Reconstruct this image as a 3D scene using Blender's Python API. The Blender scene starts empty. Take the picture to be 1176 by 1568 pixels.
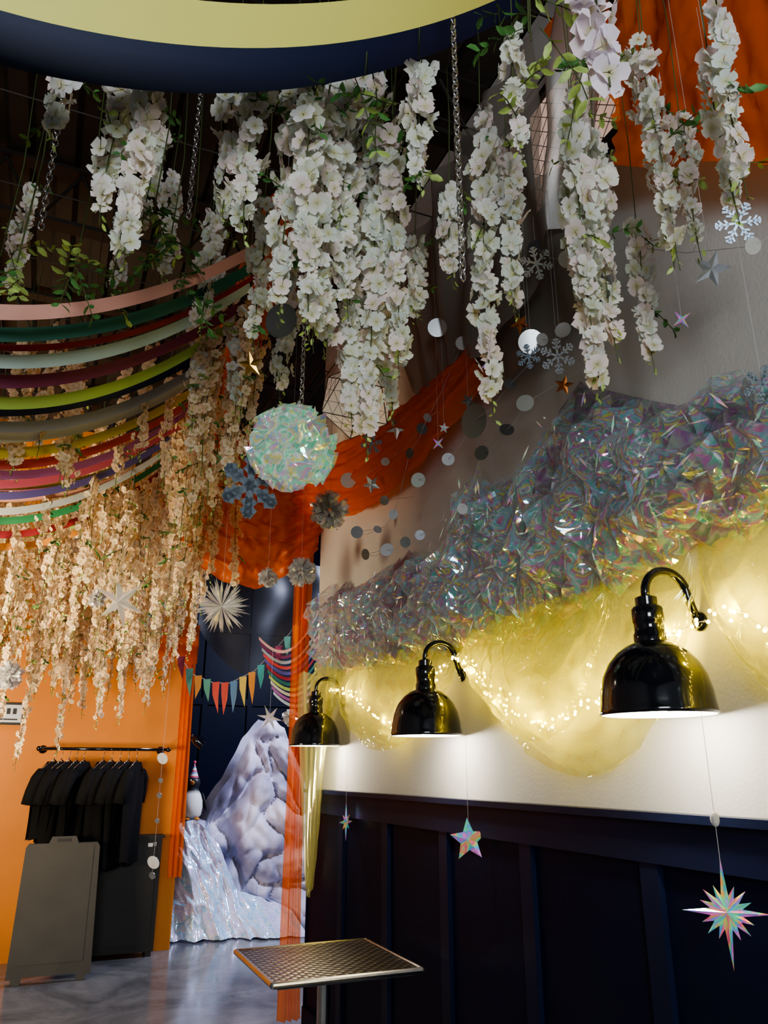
import bpy, math, random, bmesh
from mathutils import Vector, Matrix, noise, Quaternion
random.seed(7)
rnd=random.random
def ru(a,b): return a+(b-a)*random.random()
COL=bpy.context.scene.collection
WX=1.68      # inner face of right wall
CZ=4.8       # ceiling height
HZ=4.28      # hanging grid height
# ------------------------------------------------------------------ materials
def newmat(name):
    m=bpy.data.materials.new(name);m.use_nodes=True
    nt=m.node_tree
    for n in list(nt.nodes): nt.nodes.remove(n)
    o=nt.nodes.new('ShaderNodeOutputMaterial')
    return m,nt,o
def N(nt,t,**k):
    n=nt.nodes.new(t)
    for a,b in k.items():
        if a in n.inputs: n.inputs[a].default_value=b
        else: setattr(n,a,b)
    return n
def L(nt,a,b): nt.links.new(a,b)
def c4(c): return (c[0],c[1],c[2],1)
def pm(name,col,rough=.5,metal=0,emis=None,es=0,var=0,vscale=8,bump=0,bscale=40,alpha=1,spec=.5,coat=0,sub=0):
    m,nt,o=newmat(name)
    p=N(nt,'ShaderNodeBsdfPrincipled')
    p.inputs['Base Color'].default_value=c4(col);p.inputs['Roughness'].default_value=rough
    p.inputs['Metallic'].default_value=metal;p.inputs['Alpha'].default_value=alpha
    p.inputs['Specular IOR Level'].default_value=spec;p.inputs['Coat Weight'].default_value=coat
    if emis: p.inputs['Emission Color'].default_value=c4(emis);p.inputs['Emission Strength'].default_value=es
    tc=N(nt,'ShaderNodeTexCoord')
    if var:
        n=N(nt,'ShaderNodeTexNoise');n.inputs['Scale'].default_value=vscale;n.inputs['Detail'].default_value=5
        L(nt,tc.outputs['Object'],n.inputs['Vector'])
        r=N(nt,'ShaderNodeValToRGB')
        r.color_ramp.elements[0].position=.3;r.color_ramp.elements[1].position=.7
        r.color_ramp.elements[0].color=c4([max(0,x*(1-var)) for x in col]);r.color_ramp.elements[1].color=c4([min(1,x*(1+var)) for x in col])
        L(nt,n.outputs['Fac'],r.inputs['Fac']);L(nt,r.outputs['Color'],p.inputs['Base Color'])
    if bump:
        n=N(nt,'ShaderNodeTexNoise');n.inputs['Scale'].default_value=bscale;n.inputs['Detail'].default_value=4
        L(nt,tc.outputs['Object'],n.inputs['Vector'])
        b=N(nt,'ShaderNodeBump');b.inputs['Strength'].default_value=bump;b.inputs['Distance'].default_value=.01
        L(nt,n.outputs['Fac'],b.inputs['Height']);L(nt,b.outputs['Normal'],p.inputs['Normal'])
    L(nt,p.outputs['BSDF'],o.inputs['Surface'])
    return m
def sheer(name,col,trans=.5,rough=.4,gloss=.15,tl=.5,var=.0,gcol=(1,1,1),tcol=(1,1,1)):
    m,nt,o=newmat(name)
    tr=N(nt,'ShaderNodeBsdfTransparent');tr.inputs['Color'].default_value=c4(tcol);d=N(nt,'ShaderNodeBsdfDiffuse');t=N(nt,'ShaderNodeBsdfTranslucent');g=N(nt,'ShaderNodeBsdfGlossy')
    d.inputs['Color'].default_value=c4(col);t.inputs['Color'].default_value=c4(col)
    g.inputs['Color'].default_value=c4(gcol);g.inputs['Roughness'].default_value=rough
    a=N(nt,'ShaderNodeMixShader');a.inputs[0].default_value=tl;L(nt,d.outputs[0],a.inputs[1]);L(nt,t.outputs[0],a.inputs[2])
    b=N(nt,'ShaderNodeMixShader');b.inputs[0].default_value=gloss;L(nt,a.outputs[0],b.inputs[1]);L(nt,g.outputs[0],b.inputs[2])
    c=N(nt,'ShaderNodeMixShader');c.inputs[0].default_value=1-trans;L(nt,tr.outputs[0],c.inputs[1]);L(nt,b.outputs[0],c.inputs[2])
    L(nt,c.outputs[0],o.inputs['Surface']);return m
def iri(name,ramp,rough=.18,metal=.75,alpha=.8,scale=3,emis=0,nscale=5.0,mul=1,crinkle=0,cscale=13,dsc=1.0):
    """iridescent film: hue follows the fold direction and a flow noise; optional crinkle relief"""
    m,nt,o=newmat(name)
    p=N(nt,'ShaderNodeBsdfPrincipled');p.inputs['Roughness'].default_value=rough;p.inputs['Metallic'].default_value=metal;p.inputs['Alpha'].default_value=alpha
    g=N(nt,'ShaderNodeNewGeometry');tc=N(nt,'ShaderNodeTexCoord')
    n=N(nt,'ShaderNodeTexNoise');n.inputs['Scale'].default_value=scale;n.inputs['Detail'].default_value=2
    L(nt,tc.outputs['Object'],n.inputs['Vector'])
    nsrc=g.outputs['True Normal']
    if crinkle:
        wn=N(nt,'ShaderNodeTexNoise');wn.inputs['Scale'].default_value=4;wn.inputs['Detail'].default_value=2;L(nt,tc.outputs['Object'],wn.inputs['Vector'])
        wa=N(nt,'ShaderNodeVectorMath',operation='SCALE');wa.inputs['Scale'].default_value=.35;L(nt,wn.outputs['Color'],wa.inputs[0])
        ad=N(nt,'ShaderNodeVectorMath',operation='ADD');L(nt,tc.outputs['Object'],ad.inputs[0]);L(nt,wa.outputs[0],ad.inputs[1])
        v1=N(nt,'ShaderNodeTexVoronoi');v1.inputs['Scale'].default_value=cscale;L(nt,ad.outputs[0],v1.inputs['Vector'])
        v2=N(nt,'ShaderNodeTexVoronoi');v2.inputs['Scale'].default_value=cscale*2.6;L(nt,ad.outputs[0],v2.inputs['Vector'])
        mm=N(nt,'ShaderNodeMath',operation='MULTIPLY_ADD');mm.inputs[1].default_value=.4;L(nt,v2.outputs['Distance'],mm.inputs[0]);L(nt,v1.outputs['Distance'],mm.inputs[2])
        bp=N(nt,'ShaderNodeBump');bp.inputs['Strength'].default_value=crinkle;bp.inputs['Distance'].default_value=.07
        L(nt,mm.outputs[0],bp.inputs['Height']);L(nt,bp.outputs[0],p.inputs['Normal']);nsrc=bp.outputs[0]
    dt=N(nt,'ShaderNodeVectorMath',operation='DOT_PRODUCT');dt.inputs[1].default_value=(1.1*dsc,1.7*dsc,2.3*dsc)
    L(nt,nsrc,dt.inputs[0])
    a=N(nt,'ShaderNodeMath',operation='MULTIPLY_ADD');a.inputs[1].default_value=nscale;
    L(nt,n.outputs['Fac'],a.inputs[0]);L(nt,dt.outputs['Value'],a.inputs[2])
    f=N(nt,'ShaderNodeMath',operation='PINGPONG');f.inputs[1].default_value=1.0;L(nt,a.outputs[0],f.inputs[0])
    r=N(nt,'ShaderNodeValToRGB');cr=r.color_ramp
    while len(cr.elements)>1: cr.elements.remove(cr.elements[-1])
    cr.elements[0].position=ramp[0][0];cr.elements[0].color=c4([v*mul for v in ramp[0][1]])
    for q,c in ramp[1:]:
        e=cr.elements.new(q);e.color=c4([v*mul for v in c])
    L(nt,f.outputs[0],r.inputs['Fac']);L(nt,r.outputs['Color'],p.inputs['Base Color'])
    if emis: L(nt,r.outputs['Color'],p.inputs['Emission Color']);p.inputs['Emission Strength'].default_value=emis
    L(nt,p.outputs['BSDF'],o.inputs['Surface']);return m
def petalmat(name,mul=(1,1,1)):
    m,nt,o=newmat(name)
    at=N(nt,'ShaderNodeAttribute');at.attribute_name='Col'
    mx=N(nt,'ShaderNodeMix',data_type='RGBA',blend_type='MULTIPLY');mx.inputs[0].default_value=1
    L(nt,at.outputs['Color'],mx.inputs[6]);mx.inputs[7].default_value=c4(mul)
    d=N(nt,'ShaderNodeBsdfDiffuse');t=N(nt,'ShaderNodeBsdfTranslucent');a=N(nt,'ShaderNodeMixShader');a.inputs[0].default_value=.35
    L(nt,mx.outputs[2],d.inputs['Color']);L(nt,mx.outputs[2],t.inputs['Color'])
    L(nt,d.outputs[0],a.inputs[1]);L(nt,t.outputs[0],a.inputs[2]);L(nt,a.outputs[0],o.inputs['Surface']);return m
def cmat(name,rough=.6):
    m,nt,o=newmat(name);p=N(nt,'ShaderNodeBsdfPrincipled');p.inputs['Roughness'].default_value=rough
    at=N(nt,'ShaderNodeAttribute');at.attribute_name='Col';L(nt,at.outputs['Color'],p.inputs['Base Color']);L(nt,p.outputs[0],o.inputs['Surface']);return m
M={}
M['wall']=pm('warm_grey_paint',(.49,.48,.465),.75,var=.05,vscale=2,bump=.15,bscale=90)
M['navy']=pm('dark_navy_paint',(.005,.008,.026),.4,bump=.08,bscale=60,spec=.10)
M['navytrim']=pm('dark_navy_trim',(.008,.013,.038),.35,spec=.16)
M['orangewall']=pm('orange_paint',(.62,.21,.025),.6,var=.12,vscale=1.5,bump=.1)
M['blk']=pm('black_paint',(.008,.008,.010),.5)
M['enamel']=pm('black_enamel',(.004,.005,.010),.12,coat=.6)
M['white_in']=pm('white_enamel_inside',(.85,.82,.75),.5)
M['bulb']=pm('bulb_glow',(1,.95,.8),.4,emis=(1,.9,.7),es=20)
M['fairy']=pm('fairy_led',(1,.75,.15),.4,emis=(1,.72,.12),es=40)
M['steel']=pm('steel',(.6,.6,.6),.25,metal=1)
M['chrome']=pm('chrome_chain',(.75,.76,.8),.12,metal=1)
M['string']=pm('thread',(.4,.4,.4),.6)
M['stem']=pm('vine_stem',(.07,.10,.03),.7)
M['leaf']=pm('silk_leaf',(.07,.20,.05),.5,var=.4,vscale=30)
M['leafp']=pm('silk_leaf_pale',(.33,.45,.12),.5,var=.3,vscale=30)
M['petal']=petalmat('silk_petal')
M['petalw']=petalmat('silk_petal_warm',(.98,.89,.74))
M['oranges']=sheer('orange_chiffon',(.95,.18,.012),trans=.28,gloss=.03,tl=.5,tcol=(1,.42,.12))
M['oranget']=sheer('orange_chiffon_thin',(.90,.19,.02),trans=.48,gloss=.03,tl=.4,tcol=(1,.55,.3))
M['voile']=sheer('grey_voile',(.30,.28,.255),trans=.36,gloss=.12,rough=.35,tl=.3,tcol=(.75,.70,.64))
M['voiled']=sheer('black_voile',(.03,.03,.035),trans=.25,gloss=.05)
M['film']=sheer('glow_tinted_cellophane',(.80,.80,.34),trans=.60,rough=.09,gloss=.32,tl=.55,gcol=(1,1,.85),tcol=(.96,.96,.74))  # yellow glow of the fairy lights put into the film colour
FR=[(0,(.75,.22,.66)),(.12,(.42,.38,.50)),(.26,(.12,.66,.44)),(.36,(.85,.90,.88)),(.46,(.30,.28,.50)),(.58,(.82,.95,.15)),(.68,(.72,.16,.50)),(.80,(.45,.56,.85)),(.92,(.12,.80,.70)),(1,(.85,.60,.90))]
FP=[(0,(.30,.09,.30)),(.2,(.42,.40,.44)),(.36,(.36,.13,.36)),(.52,(.20,.38,.32)),(.66,(.54,.54,.58)),(.82,(.36,.14,.40)),(1,(.34,.44,.36))]
M['irip']=iri('iridescent_film_panels',FP,alpha=.66,metal=.45,rough=.14,scale=3.2,nscale=6,crinkle=.3,cscale=6,dsc=.3)
M['iri']=iri('iridescent_film',FR,alpha=.50,metal=.50,rough=.09,scale=6,nscale=6,crinkle=.4,cscale=6,dsc=.7,emis=.06)  # faint emission put in for glints, the film is no lamp
M['irib']=iri('iridescent_film_glint',[(0,(.9,.95,.95)),(.25,(.3,.95,.55)),(.5,(.95,.9,.95)),(.7,(.95,.95,.3)),(.85,(.9,.4,.9)),(1,(.4,.6,.95))],alpha=.9,metal=.45,rough=.12,emis=.15,scale=5,nscale=8,dsc=.5)  # pale film with emission, painted highlights along the folds
M['irig']=iri('iridescent_pompom_film',[(0,(.75,.95,.9)),(.15,(.15,.75,.45)),(.35,(.85,.85,.9)),(.5,(.95,.80,.20)),(.65,(.30,.62,.90)),(.8,(.90,.38,.60)),(1,(.3,.9,.7))],alpha=.85,metal=.5,rough=.10,emis=.16,scale=5,nscale=6,crinkle=.2,cscale=7,dsc=.5)  # slight emission put in as if lit from inside
M['irid']=iri('iridescent_film_soft',[(0,(.8,.8,.85)),(.35,(.6,.65,.62)),(.6,(.8,.78,.72)),(1,(.7,.62,.75))],alpha=.7,metal=.4,rough=.15)
M['holo']=iri('holographic_foil',[(0,(.9,.10,.40)),(.2,(.9,.55,.15)),(.4,(.15,.85,.5)),(.6,(.15,.45,.95)),(.8,(.8,.2,.8)),(1,(.95,.45,.75))],alpha=1,metal=.6,rough=.2,scale=14,nscale=4,emis=.20,dsc=.35)  # emission lifts the foil, which is no lamp
M['mirror']=pm('silver_foil',(.66,.70,.75),.25,metal=.9)
M['darkfoil']=pm('dark_foil',(.20,.21,.21),.3,metal=.8)
M['paper']=pm('white_pearl_card',(.55,.57,.62),.3,spec=.8)
M['copper']=pm('copper_foil',(.5,.18,.06),.25,metal=1)
M['gold']=pm('gold_foil',(.8,.5,.12),.25,metal=1)
M['bluefoil']=pm('pale_blue_glitter',(.30,.38,.48),.35,metal=.5,var=.3,vscale=60)
M['cloth']=pm('black_cotton',(.008,.008,.009),.9,bump=.3,bscale=25,spec=.2)
M['board']=pm('charcoal_board',(.040,.038,.035),.55,var=.15,vscale=5)
M['col']=cmat('ribbon_cloth')
M['ceil']=pm('dark_steel_deck',(.040,.032,.025),.7,var=.3,vscale=2)
M['beam']=pm('dark_beam',(.025,.021,.018),.6)
M['glassw']=pm('lit_wired_glass',(.75,.55,.48),.4,emis=(.8,.55,.45),es=.5)
M['lant']=pm('lantern_paper',(.75,.62,.56),.5,emis=(1,.72,.55),es=.20)
def floormat():
    m,nt,o=newmat('polished_concrete');p=N(nt,'ShaderNodeBsdfPrincipled');tc=N(nt,'ShaderNodeTexCoord')
    n=N(nt,'ShaderNodeTexNoise');n.inputs['Scale'].default_value=1.6;n.inputs['Detail'].default_value=8;n.inputs['Roughness'].default_value=.65
    n.inputs['Distortion'].default_value=.8
    L(nt,tc.outputs['Object'],n.inputs['Vector']);r=N(nt,'ShaderNodeValToRGB')
    r.color_ramp.elements[0].position=.35;r.color_ramp.elements[0].color=(.075,.08,.09,1);r.color_ramp.elements[1].position=.68;r.color_ramp.elements[1].color=(.24,.245,.265,1)
    L(nt,n.outputs['Fac'],r.inputs['Fac']);L(nt,r.outputs['Color'],p.inputs['Base Color'])
    mr=N(nt,'ShaderNodeMapRange');mr.inputs[3].default_value=.08;mr.inputs[4].default_value=.24;L(nt,n.outputs['Fac'],mr.inputs[0]);L(nt,mr.outputs[0],p.inputs['Roughness'])
    L(nt,p.outputs[0],o.inputs['Surface']);return m
M['floor']=floormat()
def rockmat():
    m,nt,o=newmat('painted_rock');p=N(nt,'ShaderNodeBsdfPrincipled');p.inputs['Roughness'].default_value=.7;tc=N(nt,'ShaderNodeTexCoord')
    n=N(nt,'ShaderNodeTexNoise');n.inputs['Scale'].default_value=2.6;n.inputs['Detail'].default_value=5;L(nt,tc.outputs['Object'],n.inputs['Vector'])
    r=N(nt,'ShaderNodeValToRGB');r.color_ramp.elements[0].position=.36;r.color_ramp.elements[0].color=(.24,.23,.34,1);r.color_ramp.elements[1].position=.60;r.color_ramp.elements[1].color=(.62,.58,.70,1)
    L(nt,n.outputs['Fac'],r.inputs['Fac']);L(nt,r.outputs['Color'],p.inputs['Base Color']);L(nt,p.outputs[0],o.inputs['Surface']);return m
M['rock']=rockmat()
def tablemat():
    m,nt,o=newmat('embossed_steel');p=N(nt,'ShaderNodeBsdfPrincipled');p.inputs['Metallic'].default_value=1;p.inputs['Roughness'].default_value=.3
    tc=N(nt,'ShaderNodeTexCoord');mp=N(nt,'ShaderNodeMapping');mp.inputs['Rotation'].default_value=(0,0,.785);mp.inputs['Scale'].default_value=(30,30,30)
    L(nt,tc.outputs['Object'],mp.inputs['Vector'])
    v=N(nt,'ShaderNodeTexVoronoi');v.inputs['Scale'].default_value=1;v.inputs['Randomness'].default_value=0;L(nt,mp.outputs[0],v.inputs['Vector'])
    r=N(nt,'ShaderNodeValToRGB');r.color_ramp.elements[0].position=.15;r.color_ramp.elements[0].color=(.88,.83,.74,1);r.color_ramp.elements[1].position=.5;r.color_ramp.elements[1].color=(.12,.10,.085,1)
    L(nt,v.outputs['Distance'],r.inputs['Fac']);L(nt,r.outputs['Color'],p.inputs['Base Color'])
    b=N(nt,'ShaderNodeBump');b.inputs['Strength'].default_value=.8;b.inputs['Distance'].default_value=.006;b.invert=True
    L(nt,v.outputs['Distance'],b.inputs['Height']);L(nt,b.outputs[0],p.inputs['Normal']);L(nt,p.outputs[0],o.inputs['Surface']);return m
M['table']=tablemat()
# ------------------------------------------------------------------ mesh builder
class MB:
    def __init__(s): s.v=[];s.f=[];s.mi=[];s.c=[];s.usecol=False
    def add(s,vs,fs,mi=0,col=None):
        b=len(s.v);s.v.extend([tuple(p) for p in vs])
        for f in fs: s.f.append(tuple(b+i for i in f));s.mi.append(mi)
        if col is None: s.c.extend([(1,1,1)]*len(vs))
        elif isinstance(col[0],(tuple,list)): s.c.extend(col);s.usecol=True
        else: s.c.extend([col]*len(vs));s.usecol=True
    def box(s,c,d,mi=0,rot=None,col=None):
        c=Vector(c);hx,hy,hz=d[0]/2,d[1]/2,d[2]/2
        vs=[Vector((x,y,z)) for x in(-hx,hx) for y in(-hy,hy) for z in(-hz,hz)]
        if rot: vs=[rot@q for q in vs]
        s.add([c+q for q in vs],[(0,1,3,2),(4,6,7,5),(0,4,5,1),(2,3,7,6),(0,2,6,4),(1,5,7,3)],mi,col)
    def tube(s,pts,r,n=8,mi=0,col=None,cap=True):
        pts=[Vector(p) for p in pts];rs=r if isinstance(r,(list,tuple)) else [r]*len(pts)
        vs=[];fs=[];prev=None
        for i,p in enumerate(pts):
            t=(pts[min(i+1,len(pts)-1)]-pts[max(i-1,0)])
            t=t.normalized() if t.length>1e-9 else Vector((0,0,1))
            if prev is None:
                a=Vector((0,0,1)) if abs(t.z)<.9 else Vector((1,0,0));u=t.cross(a).normalized()
            else: u=(prev-t*prev.dot(t)).normalized()
            prev=u;w=t.cross(u)
            for k in range(n):
                an=2*math.pi*k/n;vs.append(p+(u*math.cos(an)+w*math.sin(an))*rs[i])
        for i in range(len(pts)-1):
            for k in range(n): fs.append((i*n+k,i*n+(k+1)%n,(i+1)*n+(k+1)%n,(i+1)*n+k))
        if cap: fs.append(tuple(range(n))[::-1]);fs.append(tuple((len(pts)-1)*n+k for k in range(n)))
        s.add(vs,fs,mi,col)
    def lathe(s,prof,c,n=32,mi=0,col=None,axis=None):
        c=Vector(c);vs=[];fs=[]
        for r,z in prof:
            for k in range(n):
                a=2*math.pi*k/n;q=Vector((r*math.cos(a),r*math.sin(a),z))
                if axis: q=axis@q
                vs.append(c+q)
        for i in range(len(prof)-1):
            for k in range(n): fs.append((i*n+k,i*n+(k+1)%n,(i+1)*n+(k+1)%n,(i+1)*n+k))
        s.add(vs,fs,mi,col)
    def sphere(s,c,r,n=12,m=8,mi=0,col=None,sc=(1,1,1),rot=None):
        c=Vector(c);vs=[];fs=[]
        for i in range(m+1):
            th=math.pi*i/m
            for k in range(n):
                a=2*math.pi*k/n
                q=Vector((r*sc[0]*math.sin(th)*math.cos(a),r*sc[1]*math.sin(th)*math.sin(a),r*sc[2]*math.cos(th)))
                if rot: q=rot@q
                vs.append(c+q)
        for i in range(m):
            for k in range(n): fs.append((i*n+k,(i+1)*n+k,(i+1)*n+(k+1)%n,i*n+(k+1)%n))
        s.add(vs,fs,mi,col)
    def sheet(s,fn,nu,nv,mi=0,col=None):
        vs=[fn(i/nu,j/nv) for i in range(nu+1) for j in range(nv+1)]
        fs=[(i*(nv+1)+j,(i+1)*(nv+1)+j,(i+1)*(nv+1)+j+1,i*(nv+1)+j+1) for i in range(nu) for j in range(nv)]
        s.add(vs,fs,mi,col)
    def mesh(s,name,mats,smooth=False):
        me=bpy.data.meshes.new(name);me.from_pydata(s.v,[],s.f)
        for m in mats: me.materials.append(M[m])
        me.polygons.foreach_set('material_index',s.mi)
        if smooth: me.polygons.foreach_set('use_smooth',[True]*len(s.f))
        if s.usecol:
            ca=me.color_attributes.new('Col','FLOAT_COLOR','POINT');fl=[]
            for c in s.c: fl.extend((c[0],c[1],c[2],1))
            ca.data.foreach_set('color',fl)
        me.update();return me
    def obj(s,name,mats,smooth=False,parent=None,loc=None,autos=False):
        me=s.mesh(name,mats,smooth);o=bpy.data.objects.new(name,me);COL.objects.link(o)
        if loc: o.location=loc
        if parent: o.parent=parent
        if autos:
            try: me.set_sharp_from_angle(angle=math.radians(40))
            except Exception: pass
        return o
def empty(name,loc=(0,0,0)):
    o=bpy.data.objects.new(name,None);o.location=loc;o.empty_display_size=.1;COL.objects.link(o);return o
# ------------------------------------------------------------------ room shell
b=MB();b.box((0.5,3.5,-.05),(8.4,15,.1));b.obj('floor',['floor'])
b=MB();b.box((WX+.1,1.07,CZ/2),(.2,8.14,CZ));b.obj('wall_right',['wall'])       # ends at y=5.14
b=MB();b.box((-1.15,7.9,CZ/2),(4.8,.2,CZ));b.obj('wall_back',['orangewall'])     # x -3.55..1.25
b=MB();b.box((-3.6,3.5,CZ/2),(.1,15,CZ));b.obj('wall_left',['wall'])
b=MB();b.box((.5,10.95,CZ/2),(8.4,.1,CZ))
for i in range(12): b.box((-3+i*.62,10.88,CZ/2),(.07,.04,CZ))
for z in (1.2,2.4,3.4): b.box((.5,10.88,z),(8.2,.035,.09))
b.obj('wall_far',['navy'])
b=MB();b.box((4.65,7.5,CZ/2),(.1,7,CZ));b.obj('wall_side',['navy'])
b=MB();pr=[];x=-3.7
while x<4.7:
    pr+= [(x,0),(x+.09,0),(x+.12,.05),(x+.21,.05)];x+=.24
vs=[];fs=[]
for i,(px,pz) in enumerate(pr):
    vs+=[(px,-4,CZ+pz),(px,11,CZ+pz)]
    if i: fs.append((2*i-2,2*i,2*i+1,2*i-1))
b.add(vs,fs);b.box((.5,3.5,CZ+.15),(8.4,15,.1));b.obj('ceiling',['ceil'])
b=MB()
for y in (1.2,2.6,4.0,5.4,6.8):
    b.box((-.9,y,CZ-.03),(5.1,.09,.02));b.box((-.9,y,CZ-.40),(5.1,.09,.025))
    x=-3.4
    while x<1.4:
        b.tube([(x,y,CZ-.03),(x+.2,y,CZ-.4),(x+.4,y,CZ-.03)],.011,6);x+=.4
for x in (-2.4,-.9,.55): b.box((x,3.4,CZ-.455),(.1,8,.08))
b.obj('roof_truss',['beam'])
b=MB()   # hanging wire grid that carries the garlands
for i in range(12): b.tube([(-1.7,.6+i*.6,HZ+.005),(1.6,.6+i*.6,HZ+.005)],.004,5)
for i in range(7): b.tube([(-1.7+i*.55,.6,HZ+.012),(-1.7+i*.55,7.2,HZ+.012)],.004,5)
b.obj('hanging_wire_grid',['beam'])
# wainscot
b=MB();b.box((WX-.011,1.07,.69),(.02,8.13,1.36))
b.box((WX-.016,5.145,.69),(.03,.012,1.36))
for k in range(-5,7):
    y=1.28+.645*k
    if y<5.1: b.box((WX-.03,y,.66),(.022,.075,1.30),1)
b.box((WX-.03,1.07,.075),(.025,8.13,.15))
b.obj('wainscot_paneling',['navy','navytrim'])
b=MB();b.box((WX-.032,1.07,1.31),(.03,8.13,.12),0);b.box((WX-.045,1.07,1.377),(.06,8.14,.022),0);b.obj('trim_rail',['navytrim'])
# clerestory wired-glass window
b=MB();b.box((WX-.012,1.95,4.0),(.02,.60,.56),0)
for a in range(-9,10):
    for sg in(1,-1):
        p0=Vector((WX-.024,1.95+a*.08-.28*sg,3.72));p1=Vector((WX-.024,1.95+a*.08+.28*sg,4.28))
        d=p1-p0;t0,t1=0,1
        ta,tb=(1.66-p0.y)/d.y,(2.24-p0.y)/d.y
        t0=max(0,min(ta,tb));t1=min(1,max(ta,tb))
        if t1>t0: b.tube([p0+d*t0,p0+d*t1],.0016,4,1)
for y in(1.65,2.25): b.box((WX-.02,y,4.0),(.05,.035,.6),2)
for z in(3.71,4.29): b.box((WX-.02,1.95,z),(.05,.63,.035),2)
b.obj('window_1',['glassw','beam','beam'])
# ------------------------------------------------------------------ gooseneck lamps
def lamp(y):
    e=empty('gooseneck_lamp',(1.5,y,1.64))
    b=MB()
    prof=[(.150,0),(.154,.004),(.152,.012),(.149,.03),(.146,.06),(.137,.10),(.120,.135),(.097,.163),(.070,.183),(.048,.192),(.042,.196)]
    b.lathe(prof,(0,0,0),48,0)
    inn=[(.147,.001),(.145,.03),(.141,.06),(.132,.098),(.116,.131),(.094,.157),(.068,.176),(.0,.180)]
    b.lathe(inn,(0,0,0),48,1)
    b.lathe([(.150,0),(.147,.001)],(0,0,0),48,0)
    b.obj('shade',['enamel','white_in'],True,e)
    b=MB()
    b.lathe([(0,.19),(.044,.19),(.044,.215),(.040,.222),(.040,.245),(.043,.25),(.043,.285),(.038,.292),(.030,.296),(.030,.318),(.016,.325),(0,.325)],(0,0,0),32)
    b.obj('socket',['enamel'],True,e,autos=True)
    pts=[(0,0,.32)]
    for i in range(0,19):
        a=math.pi-math.pi*1.0*i/18
        pts.append((.072+.072*math.cos(a),-.01*i/18,.335+.066*math.sin(a)))
    pts.append((.155,-.01,.30));pts.append((.172,-.01,.262))
    b=MB();b.tube(pts,.0125,12);b.lathe([(0,0),(.028,0),(.028,.006),(.018,.012),(0,.012)],(.179,-.01,.262),24,0,axis=Matrix.Rotation(-math.pi/2,3,'Y'))
    b.obj('arm',['enamel'],True,e)
    b=MB();b.sphere((0,0,.03),.03,16,10,0);b.tube([(0,0,.055),(0,0,.17)],.018,12,0);b.obj('bulb',['bulb'],True,e)
    l=bpy.data.lights.new('lamp_light','POINT');l.energy=9.5;l.color=(1,.93,.78);l.shadow_soft_size=.03
    lo=bpy.data.objects.new('lamp_light',l);lo.location=(0,0,-.008);lo.parent=e;COL.objects.link(lo)
    return e
for y in(4.60,3.07,1.66,.2): lamp(y)
# ------------------------------------------------------------------ table
b=MB();cx,cy=1.215,3.51;hx,hy=.31,.31
b.box((0,0,.737),(2*hx,2*hy,.012),0)
b.box((0,0,.722),(2*hx-.05,2*hy-.05,.02),1)
for sx in(-1,1):
    b.tube([(sx*hx,-hy,.735),(sx*hx,hy,.735)],.012,10,1);b.tube([(-hx,sx*hy,.735),(hx,sx*hy,.735)],.012,10,1)
b.tube([(0,0,.03),(0,0,.715)],.028,20,1)
b.lathe([(0,0),(.22,0),(.22,.012),(.20,.02),(.05,.04),(.03,.06),(0,.06)],(0,0,0),40,2)
for sx,sy in((1,0),(-1,0),(0,1),(0,-1)): b.box((sx*.1,sy*.1,.705),(.2 if sx else .03,.2 if sy else .03,.015),2)
b.obj('bistro_table',['table','steel','enamel'],loc=(cx,cy,0))
# ------------------------------------------------------------------ iridescent film on wall
def interp(tab,y):
    tab=sorted(tab)
    if y<=tab[0][0]: return tab[0][1]
    for (a,za),(c,zc) in zip(tab,tab[1:]):
        if y<=c: return za+(zc-za)*(y-a)/(c-a)
    return tab[-1][1]
TOP=[(-.5,2.5),(.6,2.52),(1.24,2.50),(1.44,2.55),(1.66,2.54),(1.85,2.72),(2.06,2.80),(2.2,2.77),(2.43,2.62),(2.80,2.74),(2.91,2.66),(3.1,2.50),(3.66,2.56),(4.3,2.54),(4.75,2.64)]
BOT=[(-.5,2.0),(1.31,2.10),(1.57,2.12),(1.84,2.07),(2.22,2.03),(2.53,1.99),(3.02,2.02),(3.67,2.03),(4.71,2.09)]
b=MB()
def filmlayer(nu,nv,base,amp,jit,seed,mi=0,fr=5,rn=.5):
    P={}
    for i in range(nu+1):
        y=-.3+5.1*i/nu
        for j in range(nv+1):
            v=j/nv;zt=interp(TOP,y)+.10*noise.noise((y*7,seed,0))+.06*noise.noise((y*19,seed,0));zb=interp(BOT,y)+.05*noise.noise((y*8,seed+5,0))
            z=zt+(zb-zt)*v
            q=Vector((y*fr,z*fr,3+seed));q=q+Vector((noise.noise(q*.7),noise.noise(q*.7+Vector((9,9,9))),0))*1.6
            h=(1-abs(noise.noise(q))*2.4)*.75+(1-abs(noise.noise(q*2.3))*2.4)*.25+rnd()*rn
            h=max(0,h)*amp
            edge=min(1,min(v,1-v)*4+.12)
            P[i,j]=Vector((WX-.012-(base+h)*edge,y+ru(-jit,jit),z+ru(-jit,jit)))
    vs=[P[i,j] for i in range(nu+1) for j in range(nv+1)];fs=[]
    for i in range(nu):
        for j in range(nv):
            a,c,d,e_=i*(nv+1)+j,(i+1)*(nv+1)+j,(i+1)*(nv+1)+j+1,i*(nv+1)+j+1
            if rnd()<.5: fs+=[(a,c,d),(a,d,e_)]
            else: fs+=[(a,c,e_),(c,d,e_)]
    b.add(vs,fs,mi)
filmlayer(56,7,.03,.10,.034,0,0,2.6,.5)       # broad crumpled panels
filmlayer(105,13,.06,.12,.020,40,1,3.0,.4)    # outer crackled layer
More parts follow.
